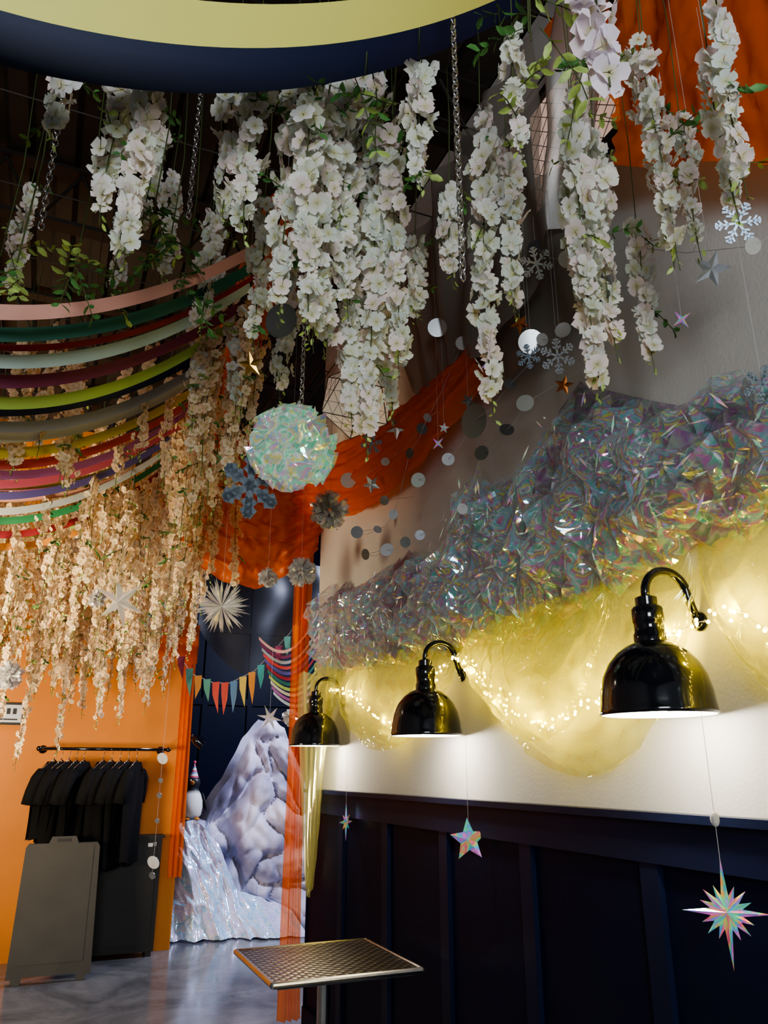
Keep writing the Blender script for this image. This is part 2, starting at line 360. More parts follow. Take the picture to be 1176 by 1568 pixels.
for k in range(420):   # pale, slightly glowing slivers that paint highlights on the folds
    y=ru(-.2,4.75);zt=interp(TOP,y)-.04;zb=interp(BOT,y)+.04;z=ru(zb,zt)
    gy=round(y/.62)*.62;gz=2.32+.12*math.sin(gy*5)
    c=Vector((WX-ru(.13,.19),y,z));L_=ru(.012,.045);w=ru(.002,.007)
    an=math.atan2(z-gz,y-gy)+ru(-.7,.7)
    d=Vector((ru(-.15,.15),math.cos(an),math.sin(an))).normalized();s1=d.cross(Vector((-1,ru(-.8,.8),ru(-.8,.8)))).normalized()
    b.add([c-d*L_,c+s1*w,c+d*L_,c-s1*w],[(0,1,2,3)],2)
b.obj('iridescent_film_garland',['irip','iri','irib'])
# sheer film swags
def swag(mb,y0,y1,z0,z1,low,skew=.5,bul=.10,seed=0,x0=WX-.006):
    def fn(u,v):
        y=y0+(y1-y0)*u;zt=z0+(z1-z0)*u
        uu=u**(math.log(.5)/math.log(skew));e=max(0,4*uu*(1-uu))**.7
        zb=zt-(zt-low)*e-.02
        z=zt+.10+(zb-zt-.10)*v
        vp=math.sin(u*60+9*noise.noise((u*4,seed,v*.6)))*.018*(1-v)**.5*(.4+abs(noise.noise((u*6,seed,3))))
        ch=math.sin(v*26+5*noise.noise((u*3,seed,v*2)))*.014*v
        x=x0-.012-bul*e*math.sin(math.pi*min(1,v)**1.3)-abs(vp+ch)*(.4+e)-.035*abs(noise.noise((y*9,z*9,seed)))
        return Vector((x,y,z))
    mb.sheet(fn,140,50)
b=MB();swag(b,4.72,3.03,2.10,2.0,1.62,.5,.07,1);swag(b,3.05,1.62,2.02,2.05,1.50,.60,.10,2);swag(b,1.60,.25,2.05,2.0,1.53,.45,.10,3);swag(b,5.1,4.6,2.1,2.08,1.75,.5,.04,5)
swag(b,3.0,2.0,2.05,2.05,1.62,.55,.14,8)
def fn(u,v):
    w=.36*(1-v)**.8+.05;y=4.88+(u-.5)*2*w*.9+v*.05;z=2.12-1.32*v+.03*math.sin(u*9)
    return Vector((WX-.05-.045*abs(math.sin(u*14+2*v))*(1-.4*v)-.02,y,z))
b.sheet(fn,50,40)
b.obj('cellophane_swags',['film'],True)
# fairy lights
b=MB();path=[(3.05,1.99),(2.93,1.92),(2.83,1.86),(2.64,1.73),(2.45,1.68),(2.30,1.66),(2.04,1.73),(1.76,1.84),(1.66,1.885),(1.52,1.91),(1.38,1.84),(1.1,1.72),(.7,1.7),(.3,1.9)]
path2=[(4.7,2.0),(4.28,1.93),(4.0,1.80),(3.71,1.72),(3.4,1.78),(3.1,1.98)]
path3=[(2.95,1.97),(2.8,1.87),(2.66,1.79),(2.5,1.73)]
def wires(path,step=.024,mi=1,jz=.016):
    pts=[]
    for (a,za),(c,zc) in zip(path,path[1:]):
        n=max(2,int(math.hypot(c-a,zc-za)/step))
        for i in range(n):
            t=i/n;pts.append(Vector((WX-.055+ru(-.02,.015),a+(c-a)*t,za+(zc-za)*t+ru(-jz,jz))))
    b.tube(pts,.0012,4,1)
    for p in pts: b.sphere(p+Vector((0,0,-.004)),.0055,6,4,0)
wires(path,.020);wires(path2);wires(path3,.03,1,.03)
b.obj('fairy_lights',['fairy','string'])
def plight(name,loc,e,col,r=.03,typ='POINT'):
    l=bpy.data.lights.new(name,typ);l.energy=e;l.color=col;l.shadow_soft_size=r
    o=bpy.data.objects.new(name,l);o.location=loc;COL.objects.link(o);return o
for i,(y,z) in enumerate([(2.88,1.9),(2.62,1.75),(2.35,1.69),(2.05,1.76),(1.72,1.88),(1.45,1.9),(1.1,1.75),(4.3,1.93),(3.75,1.75),(3.4,1.8)]):
    plight('fairy_glow',(WX-.07,y,z),2.0,(1,.74,.06),.012)
# ------------------------------------------------------------------ fabrics
b=MB()
def fold(u,v,seed,amp=.03,f=20): return amp*math.sin(u*f+3*noise.noise((u*2,v*1.5,seed)))+amp*.7*noise.noise((u*5,v*4,seed))
def rump(u,v,seed,a=.02): return a*(1-2.2*abs(noise.noise((u*6,v*11,seed))))+a*.5*(1-2.2*abs(noise.noise((u*14,v*23,seed))))
def fn(u,v):
    y=2.50+(5.15-2.50)*u;zt=3.28+.42*u**1.5+.03*noise.noise((u*9,1,1));zb=3.10+.14*u**2-.22*math.sin(math.pi*min(1,u*1.1))*(u<.91)+.02*noise.noise((u*12,1,8))
    z=zt+(zb-zt)*v
    return Vector((WX-.10-.09*math.sin(math.pi*v)-fold(v,u,1,.016,34)-rump(u,v,3,.03),y,z))
b.sheet(fn,110,40)
b.obj('orange_fabric_swag',['oranges'],True)
b=MB()
def fn(u,v):   # upper right panel
    y=.75+(1.60-.75)*u;zb=2.72+.70*((y-.75)/.85);z=4.05+(zb-4.05)*v
    return Vector((1.56-fold(u,v,4,.025,13)-rump(v,u,4,.02),y,z))
b.sheet(fn,60,40)
def fn(u,v):
    y=1.5+.35*u;z=4.3-.35*v*(1-.3*u);return Vector((1.5-fold(v,u,5,.02,9),y,z))
b.sheet(fn,20,12)
b.obj('orange_fabric_panel',['oranges'],True)
b=MB()
def fn(u,v):   # valance over the passage, y~5.2
    x=.55+1.12*u;zt=4.0-.35*u;zb=3.15-.42*math.sin(math.pi*min(1,u*.95))-.05*u+.03*noise.noise((u*9,2,2));z=zt+(zb-zt)*v
    return Vector((x,5.22-fold(v,u,7,.025,42)-.10*math.sin(math.pi*v)-.03*math.sin(u*16)-rump(u,v,5,.05),z))
b.sheet(fn,90,60)
def fn(u,v):   # valance above the ribbon ends, parallel to y
    y=2.6+2.6*u;zt=4.1;zb=3.45-.1*math.sin(3*math.pi*u)**2;z=zt+(zb-zt)*v
    return Vector((.70+fold(u,v,8,.04,30),y,z))
b.sheet(fn,80,16)
b.obj('orange_fabric_canopy',['oranges'],True)
b=MB()
def fn(u,v):
    w=.15-.03*math.sin(v*3);x=1.52+w*u;z=3.35-3.30*v
    return Vector((x,5.24+fold(u,v,9,.025,22),z))
b.sheet(fn,26,60);b.obj('orange_curtain',['oranget'],True)
b=MB()
def fn(u,v):
    x=1.14+.12*u+.02*v;z=2.75-2.15*v
    return Vector((x,7.66+fold(u,v,10,.02,18),z))
b.sheet(fn,20,40)
def fn(u,v):
    x=.55+.72*u;z=2.75-(.12+.25*math.sin(math.pi*u*.5))*v+.1*u
    return Vector((x,7.6+fold(v,u,11,.02,10),z))
b.sheet(fn,30,12)
b.obj('orange_curtain',['oranget'],True)
# grey voile drapes
def drape(mb,corners,low,seed,mi=0,amp=.05,f=14):
    A,B,C,D=[Vector(c) for c in corners]
    def fn(u,v):
        p=(A.lerp(B,u)).lerp(D.lerp(C,u),v);p.z-=low*math.sin(math.pi*u)*v
        p.x-=amp*.6*math.sin(math.pi*v)+fold(u,v,seed,amp*.6,f);return p
    mb.sheet(fn,60,40,mi)
b=MB();drape(b,[(1.50,3.6,4.25),(1.50,2.35,4.25),(1.54,2.62,3.35),(1.54,3.25,3.42)],.22,21,f=22)
drape(b,[(1.42,2.75,4.25),(1.42,1.85,4.25),(1.45,1.86,3.33),(1.5,2.75,3.25)],.16,22,f=22)
drape(b,[(1.40,1.62,4.25),(1.40,1.2,4.25),(1.48,1.62,3.55),(1.50,1.95,3.40)],.05,23)
drape(b,[(1.56,2.75,3.9),(1.56,1.8,3.7),(1.58,1.78,3.10),(1.58,2.7,3.12)],.10,25,amp=.04,f=18)
b.obj('grey_voile_drapes',['voile'],True)
b=MB()
def fn(u,v):
    x=1.27+1.43*u;zt=3.6;zb=2.85-.45*math.sin(math.pi*min(1,u*1.3))*(u<.77)+.3*max(0,u-.7);return Vector((x,7.72+fold(u,v,31,.03,14),zt+(zb-zt)*v))
b.sheet(fn,50,14);b.obj('black_fabric_drape',['voiled'],True)
# ------------------------------------------------------------------ ribbons
b=MB()
def ribbon(x0,x1,xm,zm,za,y,w,col,yv=.0,n=48,tw=.25):
    def fn(u,v):
        x=x0+(x1-x0)*u;z=zm+(za-zm)*((x-xm)/(x1-xm))**2
        t=tw*math.sin(u*7+y*5);return Vector((x,y+yv*u-(v-.5)*w*math.sin(.45+t),z+(v-.5)*w*math.cos(.45+t)))
    b.sheet(fn,n,2,0,col)
RC=[(.66,.34,.28),(.03,.16,.12),(.46,.60,.58),(.18,.02,.07),(.40,.55,.12),(.015,.022,.09),(.34,.33,.33),(.60,.55,.40),(.72,.55,.04),(.55,.06,.05),(.36,.11,.30),(.58,.11,.20),(.10,.08,.28),(.46,.50,.52),(.03,.24,.10),(.32,.02,.03),(.62,.25,.04)]
RY=[2.41,2.57,2.76,2.92,3.09,3.24,3.40,3.56,3.72,3.88,4.05,4.22,4.40,4.60,4.82,5.05,5.3]
for i,y in enumerate(RY):
    ribbon(-1.65,.58,-.52+ru(-.05,.05),2.89+ru(-.015,.015)-(.03 if y>4.5 else 0),3.50,y,.052 if i<5 else .05 if i<9 else .045,RC[i],yv=.12-.05*(y-2.4))
for i in range(12):
    y=ru(2.6,5.2);ribbon(-1.65,.58,-.5,2.90+ru(0,.06),3.5,y,.025,random.choice(RC),yv=.1)
b.tube([(.58,2.3,3.52),(.58,5.4,3.50)],.012,8,0,(.02,.02,.02));b.tube([(-1.65,2.3,3.52),(-1.65,5.4,3.50)],.012,8,0,(.02,.02,.02))
for y in(2.4,3.7,5.1):
    for x in(.58,-1.65): b.tube([(x,y,3.5),(x,y,HZ)],.004,5,0,(.05,.05,.05))
b.obj('ribbon_canopy',['col'],True)
b=MB();ribbon(-1.4,1.05,-.35,3.045,3.80,1.38,.105,(.68,.66,.17),tw=.1);b.obj('yellow_fabric_swag',['col'],True)
b=MB();ribbon(-1.5,1.2,-.40,3.13,4.05,1.60,.13,(.006,.014,.055),tw=.1);b.obj('navy_fabric_swag',['col'],True)
# ------------------------------------------------------------------ blossoms
TEMPL=[(.04,0,0),(.48,-.40,.08),(.48,.40,.08),(.55,0,.0),(.86,-.40,.2),(.86,.40,.2),(1.03,0,.10)]
TF=[(0,1,3),(0,3,2),(1,4,6,3),(3,6,5,2)]
def blossom(mb,p,n,s,tint,mi=0):
    q=n.to_track_quat('Z','Y');q=q@Quaternion((0,0,1),ru(0,6.28));k=5 if rnd()<.4 else 4
    cup=ru(.3,1.9);m3=q.to_matrix()
    for i in range(k):
        a=2*math.pi*i/k+ru(-.1,.1);ca,sa=math.cos(a),math.sin(a);ws=1.0 if k==5 else 1.25;cols=[];vs=[];sc=s*ru(.9,1.12)
        for j,(r,w,h) in enumerate(TEMPL):
            w*=ws;hh=h*cup+(ru(-.09,.09) if j>0 else 0)
            vs.append(p+m3@(Vector((r*ca-w*sa,r*sa+w*ca,hh))*sc))
            f=(.62,.62,.30) if j==0 else ((tint[0]*.97,tint[1]*.93,tint[2]*.93) if j in(1,2,3) else tint)
            cols.append(f)
        mb.add(vs,TF,mi,cols)
def leaf(mb,p,d,s,mi):
    d=d.normalized();w=d.cross(Vector((ru(-1,1),ru(-1,1),ru(-1,1)))).normalized();n=d.cross(w)
    vs=[p,p+d*s*.35+w*s*.22+n*s*.05,p+d*s*.75+w*s*.17+n*s*.05,p+d*s-n*s*.08,p+d*s*.75-w*s*.17+n*s*.05,p+d*s*.35-w*s*.22+n*s*.05,p+d*s*.4,p+d*s*.75]
    mb.add(vs,[(0,6,1),(1,6,7,2),(2,7,3),(0,5,6),(5,4,7,6),(4,3,7)],mi)
def sprig(mb,p,d,ln,n,s,mi,mis=1):
    pts=[];q=Vector(p);d=Vector(d).normalized()
    for i in range(n+1):
        pts.append(q.copy());d=(d+Vector((ru(-.15,.15),ru(-.15,.15),-.10))).normalized();q=q+d*ln/n
    mb.tube(pts,.0018,4,mis)
    for i,pp in enumerate(pts[1:]):
        sd=d.cross(Vector((0,0,1)));
        if sd.length<.01: sd=Vector((1,0,0))
        for sg in(1,-1): leaf(mb,pp,d*.6+sd.normalized()*sg*.8+Vector((ru(-.3,.3),ru(-.3,.3),ru(-.3,.3))),s*ru(.7,1.2),mi)
def strand(mb,top,ln,Rr,dens,size,tints,leaves=3,tipgreen=True,shrink=.22):
    top=Vector(top);n=int(ln*dens);ph=ru(0,6);am=.018*min(1,ln)
    def at(t): return top+Vector((am*math.sin(t*4+ph),am*math.cos(t*3+ph),-ln*t))
    mb.tube([at(i/10) for i in range(11)],.002,4,1)
    for i in range(n):
        t=(i+rnd())/n*.97;a=ru(0,6.283);taper=(1-.6*t**2.5)*(.75+.25*min(1,t*6))*(.8+.35*math.sin(t*ln*26+ph))
        r=Rr*taper*ru(.25,1.1);o=Vector((math.cos(a),math.sin(a),0))
        nn=(o*1.0+Vector((ru(-.4,.4),ru(-.4,.4),ru(-.7,.3)))).normalized()
        blossom(mb,at(t)+o*r,nn,size*(1-shrink*t)*ru(.75,1.12),random.choice(tints))
    if tipgreen:
        e=at(1)
        for i in range(5): leaf(mb,e+Vector((ru(-.01,.01),ru(-.01,.01),.04-i*.02)),Vector((ru(-1,1),ru(-1,1),-.8)),.022,3)
        mb.tube([e,e+Vector((.004,0,-.05))],.0012,4,1)
    for i in range(leaves):
        t=ru(0,.2) if rnd()<.6 else ru(.3,.95)
        sprig(mb,at(t),(ru(-1,1),ru(-1,.4),ru(-.6,.3)),ru(.06,.12),3,.032,2 if rnd()<.5 else 3)
COOL=[(.78,.84,.78),(.88,.90,.85),(.72,.80,.76),(.86,.78,.77),(.90,.92,.88),(.76,.84,.75),(.90,.83,.82),(.82,.86,.86)]
SL=[(0.04,1.72,2.71,3.21,.045),(-.03,1.80,2.88,3.32,.045),(-.19,1.88,3.15,3.42,.03),(.33,1.75,2.91,3.39,.06),(.28,1.82,3.0,3.42,.05),(.49,1.68,2.61,3.38,.055),(.46,1.80,2.70,3.45,.055),(.55,1.78,2.62,3.5,.055),(.60,1.84,2.66,3.62,.06),(.65,1.83,2.80,3.66,.055),(.75,1.88,2.38,3.75,.06),(.71,1.95,2.5,3.6,.06),(.80,1.80,2.62,3.5,.05),(.91,2.08,2.62,3.47,.05),(.76,1.53,3.02,3.47,.045),(.98,2.03,2.97,3.26,.04),(1.02,1.63,2.45,3.47,.045),(.90,1.26,2.97,3.34,.03),(1.09,1.60,2.76,3.35,.045),(1.16,1.36,2.40,3.32,.045),(1.20,1.42,2.62,3.3,.045),(1.24,1.38,2.56,3.20,.04),(1.40,1.42,2.58,2.99,.04),(1.22,1.13,2.65,3.32,.04),(1.28,1.2,2.72,3.3,.04),(1.12,.84,2.60,3.05,.026),(1.34,1.16,2.74,3.13,.035),(1.18,.92,2.62,3.0,.025),(.95,1.72,2.91,3.2,.035),(.37,2.68,3.14,3.7,.06),(.21,2.84,3.45,3.95,.05),(.05,2.95,3.4,3.9,.05),(.59,3.08,3.03,3.6,.06),(-.31,2.73,3.17,3.6,.035),(.66,2.55,2.85,3.5,.055),(.1,2.4,3.3,3.75,.05),(.45,3.2,3.0,3.6,.06),(.5,2.3,2.9,3.5,.05),(.85,2.3,2.72,3.3,.05),(.86,2.2,2.6,3.4,.05)]
for (x,y,zb,zt,r) in SL:
    b=MB();near=y<1.3
    strand(b,(0,0,0),zt-zb,r*1.0,114,.034 if not near else .026,COOL,leaves=2)
    b.tube([(0,0,0),(.01,0,.3),(0,0,HZ-zt)],.002,4,1)
    b.obj('blossom_garland',['petal','stem','leaf','leafp'],True,loc=(x,y,zt))
b=MB();strand(b,(0,0,0),.26,.022,80,.038,[(.92,.84,.92),(.86,.82,.92)],leaves=1,tipgreen=False);b.tube([(0,0,0),(0,0,HZ-2.78)],.002,4,1);b.obj('blossom_garland',['petal','stem','leaf','leafp'],True,loc=(.69,.72,2.78))
# green leaf garlands overhead
b=MB()
for (x,y,z,k_) in [(.12,2.3,3.3,5),(.2,2.5,3.35,5),(.02,2.6,3.2,4),(.62,1.6,3.42,3),(.75,1.7,3.42,2),(.95,1.25,3.32,3),(1.03,1.18,3.22,2),(.87,1.15,3.2,2),(-.1,2.3,2.98,3),(-.25,2.2,2.93,2),(.8,1.9,3.6,2),(-.35,2.6,3.2,2),(.25,2.4,3.1,3)]:
    for k in range(k_): sprig(b,(x+ru(-.06,.06),y+ru(-.06,.06),z+ru(-.05,.05)),(ru(-1,1),ru(-1,1),ru(-1,.5)),ru(.12,.22),5,.042,0 if rnd()<.6 else 2)
    b.tube([(x,y,z),(x+.02,y,z+.4),(x,y,HZ)],.0025,4,1)
b.obj('leafy_vine_garland',['leaf','stem','leafp'],True)
# far mass
WARM=[(.93,.84,.72),(.95,.90,.80),(.90,.74,.64),(.93,.90,.82),(.86,.76,.62)]
var=[]
for i in range(9):
    b=MB();ln=[.75,.9,1.05,1.2,.65,1.0,.85,1.3,.6][i];strand(b,(0,0,0),ln,.045,88,.027,WARM,leaves=4 if i%2 else 2)
    b.tube([(0,0,0),(.01,0,.2),(0,0,.5)],.002,4,1)
    var.append((ln,b.mesh('wisteria_strand',['petalw','stem','leaf','leafp'],True)))
E=empty('hanging_wisteria_mass',(0,5,3))
def place(x,y,zb,mx=9):
    ln,me=random.choice([v for v in var if v[0]<=mx]);o=bpy.data.objects.new('wisteria_strand',me);COL.objects.link(o);o.parent=E
    o.location=(x,y-5,zb+ln-3);o.rotation_euler=(0,0,ru(0,6.28));s=ru(.9,1.1);o.scale=(s,s,1)
for k in range(215):   # behind / under the ribbons
    y=ru(4.6,7.4);xm=.28*y-.35 if y<5.2 else 1.0;x=ru(-.09*y-.35,xm)
    zb=(2.50 if y<5.2 else 2.38 if y<5.9 else 2.10)+ru(-.10,.40)+(.15 if x>.6 else 0)
    place(x,y,zb,.85 if y<5.3 else 9)
for k in range(26):    # column of strands at the ribbon ends
    y=ru(3.0,4.4);place(ru(.42,.50+.06*y),y,ru(2.65,3.0),.75)
for k in range(12): place(ru(-.6,.45),ru(3.4,4.6),ru(2.78,2.95),.65)
for (x,y,zb) in [(.08,6.6,1.62),(.25,6.8,1.95),(.55,6.9,1.9),(.35,6.5,1.85),(-.15,6.3,1.55),(.75,6.9,2.0),(-.3,6.0,1.8)]: place(x,y,zb)
# ------------------------------------------------------------------ chains
def chain(x,y,z0,z1,name='metal_chain'):
    b=MB();z=z0;i=0
    while z<z1:
        R3=Matrix.Rotation(math.pi/2*(i%2)+.3,3,'Z');pts=[]
        for k in range(11):
            a=2*math.pi*k/10;pts.append(R3@Vector((.0085*math.cos(a),0,.016*math.sin(a)))+Vector((x,y,z)))
        b.tube(pts,.0028,5,0,cap=False);z+=.0225;i+=1
    b.obj(name,['chrome'],True)
chain(.81,1.41,2.66,HZ);chain(-.20,2.16,3.05,HZ);chain(.22,2.14,3.21,HZ);chain(.71,2.44,2.78,3.6)
# ------------------------------------------------------------------ ornaments
def frame(n,up=Vector((0,0,1))):
    n=Vector(n).normalized();x=up.cross(n).normalized();y=n.cross(x);return Matrix((x,y,n)).transposed()
def star(mb,c,r,n,pts=5,inner=.42,th=.25,mi=0,rot=0,rl=None):
    fr=frame(n);c=Vector(c);vs=[];k=pts*2
    for i in range(k):
        a=math.pi/2+rot+math.pi*i/pts;rr=(rl[i//2%len(rl)]*r if rl else r) if i%2==0 else r*inner
        vs.append(c+fr@Vector((rr*math.cos(a),rr*math.sin(a),0)))
    vs+= [c+fr@Vector((0,0,r*th*.5)),c-fr@Vector((0,0,r*th*.5))]
    mb.add(vs,[(i,(i+1)%k,k) for i in range(k)]+[((i+1)%k,i,k+1) for i in range(k)],mi)
def disc(mb,c,r,n,mi=0):
    fr=frame(n);c=Vector(c);k=20
    vs=[c+fr@Vector((r*math.cos(6.2832*i/k),r*math.sin(6.2832*i/k),h)) for h in(-.001,.001) for i in range(k)]
    mb.add(vs,[tuple(range(k))[::-1],tuple(range(k,2*k))]+[(i,(i+1)%k,k+(i+1)%k,k+i) for i in range(k)],mi)
def snow(mb,c,r,n,mi=0,rot=0,wd=.09):
    fr=frame(n);c=Vector(c)
    def bar(p,q,w):
        p,q=Vector(p),Vector(q);d=(q-p).normalized();s=Vector((-d.y,d.x,0))*w
        vs=[c+fr@(k+Vector((0,0,h))) for h in(-.0015,.0015) for k in(p-s,q-s,q+s,p+s)]
        mb.add(vs,[(3,2,1,0),(4,5,6,7),(0,1,5,4),(1,2,6,5),(2,3,7,6),(3,0,4,7)],mi)
    for i in range(6):
        a=rot+math.pi/3*i;d=Vector((math.cos(a),math.sin(a),0));bar((0,0,0),d*r,r*wd*.6)
        for t,l in((.4,.28),(.65,.3),(.85,.18)):
            for s in(1,-1):
                e=Vector((math.cos(a+s*.9),math.sin(a+s*.9),0));bar(d*r*t,d*r*t+e*r*l,r*wd*.5)
TC=Vector((-.6,-.75,-.4))
def tocam(j=.35): return TC+Vector((ru(-j,j),ru(-j,j),ru(-j,j)))
X0=1.45
chains=[[(1.1,2.72,.018),(1.5,3.0,.012),(1.81,3.17,.026),(1.98,3.34,.026),(2.3,3.33,.012),(2.55,3.25,.026),(2.96,3.02,.024),(3.4,3.02,.02),(3.95,3.11,.04)],
[(1.86,2.92,.024),(1.98,2.95,.02),(2.2,2.88,.02),(2.48,2.85,.062),(2.71,2.77,.024),(3.01,2.78,.03),(3.41,2.81,.022)],
[(2.11,2.76,.028),(2.24,2.71,.024),(2.43,2.69,.026),(2.6,2.51,.02),(3.0,2.51,.02),(3.16,2.52,.022),(3.38,2.54,.03),(3.67,2.59,.026)],
[(2.9,3.05,.02),(3.1,2.95,.022),(3.3,2.7,.022),(3.5,2.68,.02),(3.8,2.75,.03)]]
for ch in chains:
    b=MB();pts=[]
    for i,(y,z,r) in enumerate(ch):
        disc(b,(X0,y,z),r*1.15,tocam(.6),1 if r>.06 else random.choice([0,2,1,0,4]))
        if i:
            y0,z0,_=ch[i-1];pts+=[(X0,y0,z0),(X0,(y+y0)/2,(z+z0)/2-.02)]
    pts.append((X0,ch[-1][0],ch[-1][1]));b.tube(pts,.0009,4,3)
    b.tube([(X0,ch[0][0],ch[0][1]),(WX,ch[0][0]-.2,ch[0][1]+.15)],.0009,4,3);b.tube([(X0,ch[-1][0],ch[-1][1]),(WX,ch[-1][0]+.15,ch[-1][1]+.1)],.0009,4,3)
    b.obj('mirror_disc_garland',['mirror','darkfoil','paper','string','irid'])
def hung(name,build,mats,x,y,z,ztop=None):
    b=MB();build(b);ztop=ztop if ztop else z+.5
    b.tube([(0,0,0),(0,0,ztop-z)],.0008,4,len(mats));b.obj(name,mats+['string'],loc=(x,y,z))
for y,z,r,m in [(3.25,3.15,.065,'mirror'),(2.74,2.93,.025,'paper'),(2.11,3.09,.04,'copper'),(2.52,2.96,.033,'darkfoil'),(3.59,2.96,.055,'mirror'),(1.23,2.74,.05,'mirror'),(1.88,2.72,.035,'copper')]:
    hung('foil_star',lambda b:star(b,(0,0,0),r,tocam(.3),rot=ru(0,1)),[m],X0,y,z,min(HZ,z+1.2))
for y,z,r,m in [(1.98,3.27,.06,'irid'),(1.90,2.84,.06,'mirror'),(2.07,2.93,.045,'bluefoil'),(3.47,3.14,.06,'bluefoil'),(1.13,2.81,.055,'bluefoil'),(1.14,2.36,.045,'bluefoil')]:
    hung('foil_snowflake',lambda b:snow(b,(0,0,0),r,tocam(.25),rot=ru(0,1),wd=.10),[m],X0 if y<3 else 1.4,y,z,min(HZ,z+1.2))
for y,z,r in [(2.35,3.05,.04),(1.72,2.95,.035),(1.6,2.78,.03),(2.8,2.88,.035),(1.35,2.66,.03)]:
    hung('holographic_sparkle',lambda b:star(b,(0,0,0),r,tocam(.3),4,.25,.3,rot=ru(0,1)),['holo'],X0,y,z,min(HZ,z+1))
hung('glitter_snowflake',lambda b:snow(b,(0,0,0),.14,TC,rot=.3,wd=.2),['bluefoil'],.68,3.07,2.66,3.5)
def pompom(b,r,n=260,mi=0,wm=1):
    for k in range(n):
        d=Vector((random.gauss(0,1),random.gauss(0,1),random.gauss(0,1))).normalized();s=d.cross(Vector((ru(-1,1),ru(-1,1),ru(-1,1)))).normalized();t=d.cross(s)
        w=r*ru(.12,.26)*wm;o=d*r*ru(.80,1.06)
        b.add([d*r*.1,o+s*w+t*w*.3,o+d*r*.06+t*w*ru(-.5,.5),o-s*w-t*w*.3,o*.8+t*w*.8],[(0,1,4),(1,2,4),(2,3,4),(3,0,4)],mi)
hung('iridescent_pompom',lambda b:pompom(b,.175,170,0,2.0),['irig'],.80,2.86,2.78,HZ)
for x,y,z,r in [(1.16,3.42,2.72,.095),(1.18,3.94,2.53,.08),(1.09,4.31,2.57,.06),(-.26,5.6,2.08,.09),(.2,5.2,2.55,.06),(2.13,7.3,1.98,.08)]:
    hung('iridescent_pompom',lambda b:pompom(b,r,140),['irid'],x,y,z,3.5)
def burst(b,r,n,spokes=28):
    for i in range(spokes):
        a=6.283*i/spokes;fr=frame(n);d=fr@Vector((math.cos(a),math.sin(a),ru(-.35,.35)));s=fr@Vector((-math.sin(a),math.cos(a),0));rr=r*ru(.8,1.1)
        b.add([Vector((0,0,0)),d*rr*.6+s*r*.05,d*rr,d*rr*.6-s*r*.05,d*rr*.5+(fr@Vector((0,0,.05*r)))],[(0,1,4),(1,2,4),(2,3,4),(3,0,4)],0)
hung('foil_fan_burst',lambda b:burst(b,.16,TC,64),['irid'],.86,4.46,2.41,3.4)
hung('hanging_star',lambda b:star(b,(0,0,0),.17,TC,6,.3,.4),['irid'],.31,4.68,2.44,3.4)
hung('gold_star',lambda b:star(b,(0,0,0),.055,TC),['gold'],.56,2.65,3.0,3.6)
hung('hanging_star',lambda b:star(b,(0,0,0),.13,TC,6,.3,.3,rot=.3),['irid'],1.93,7.3,1.97,2.6)
hung('holographic_star',lambda b:star(b,(0,0,0),.082,(-.75,-.65,.1),5,.45,.2,rot=.1),['holo'],1.6,2.91,1.24,1.66)
hung('holographic_star',lambda b:star(b,(0,0,0),.10,(.62,-.75,0),8,.25,.2,rl=[1,.55,.75,.55]),['holo'],1.6,4.31,1.23,1.6)
b=MB();star(b,(0,0,0),.118,(-.70,-.70,.12),8,.20,.22,rl=[1,.55,.82,.55]);star(b,(0,0,0),.06,(-.70,-.70,.12),8,.4,.3,rot=.39)
b.tube([(0,0,.1),(0,0,.45)],.0009,4,1);b.sphere((0,0,.20),.011,10,8,1,sc=(1,1,1.6));b.obj('holographic_starburst',['holo','string'],loc=(1.5,1.51,1.19))
def lantern(x,y,z,r):
    e=empty('geometric_paper_lantern',(x,y,z));bm=bmesh.new();bmesh.ops.create_icosphere(bm,subdivisions=1,radius=r)
    bmesh.ops.rotate(bm,verts=bm.verts,cent=(0,0,0),matrix=Matrix.Rotation(.5,3,'X'))
    me=bpy.data.meshes.new('paper');bm.to_mesh(me);me.materials.append(M['lant']);o=bpy.data.objects.new('paper_shell',me);COL.objects.link(o);o.parent=e
    b=MB()
    for ed in bm.edges: b.tube([ed.verts[0].co*1.01,ed.verts[1].co*1.01],.002,4)
    for f in bm.faces:
        vs=[v.co*1.005 for v in f.verts]
        for q in(.33,.66):
            for s in range(3): b.tube([vs[s].lerp(vs[(s+1)%3],q),vs[s].lerp(vs[(s+2)%3],q)],.0009,3)
    b.tube([(0,0,r*.9),(0,0,HZ-z)],.0015,4);b.obj('wire_frame',['beam'],parent=e);bm.free()
lantern(1.06,2.79,3.01,.165)
for y,z in((2.88,3.46),(2.49,3.57),(2.15,2.98)):
    hung('silver_disc',lambda b:disc(b,(0,0,0),.045,tocam(.2)),['mirror'],1.45,y-.1,z,z+.6)
hung('silver_disc',lambda b:disc(b,(0,0,0),.06,tocam(.2)),['darkfoil'],.56,2.21,2.94,HZ)
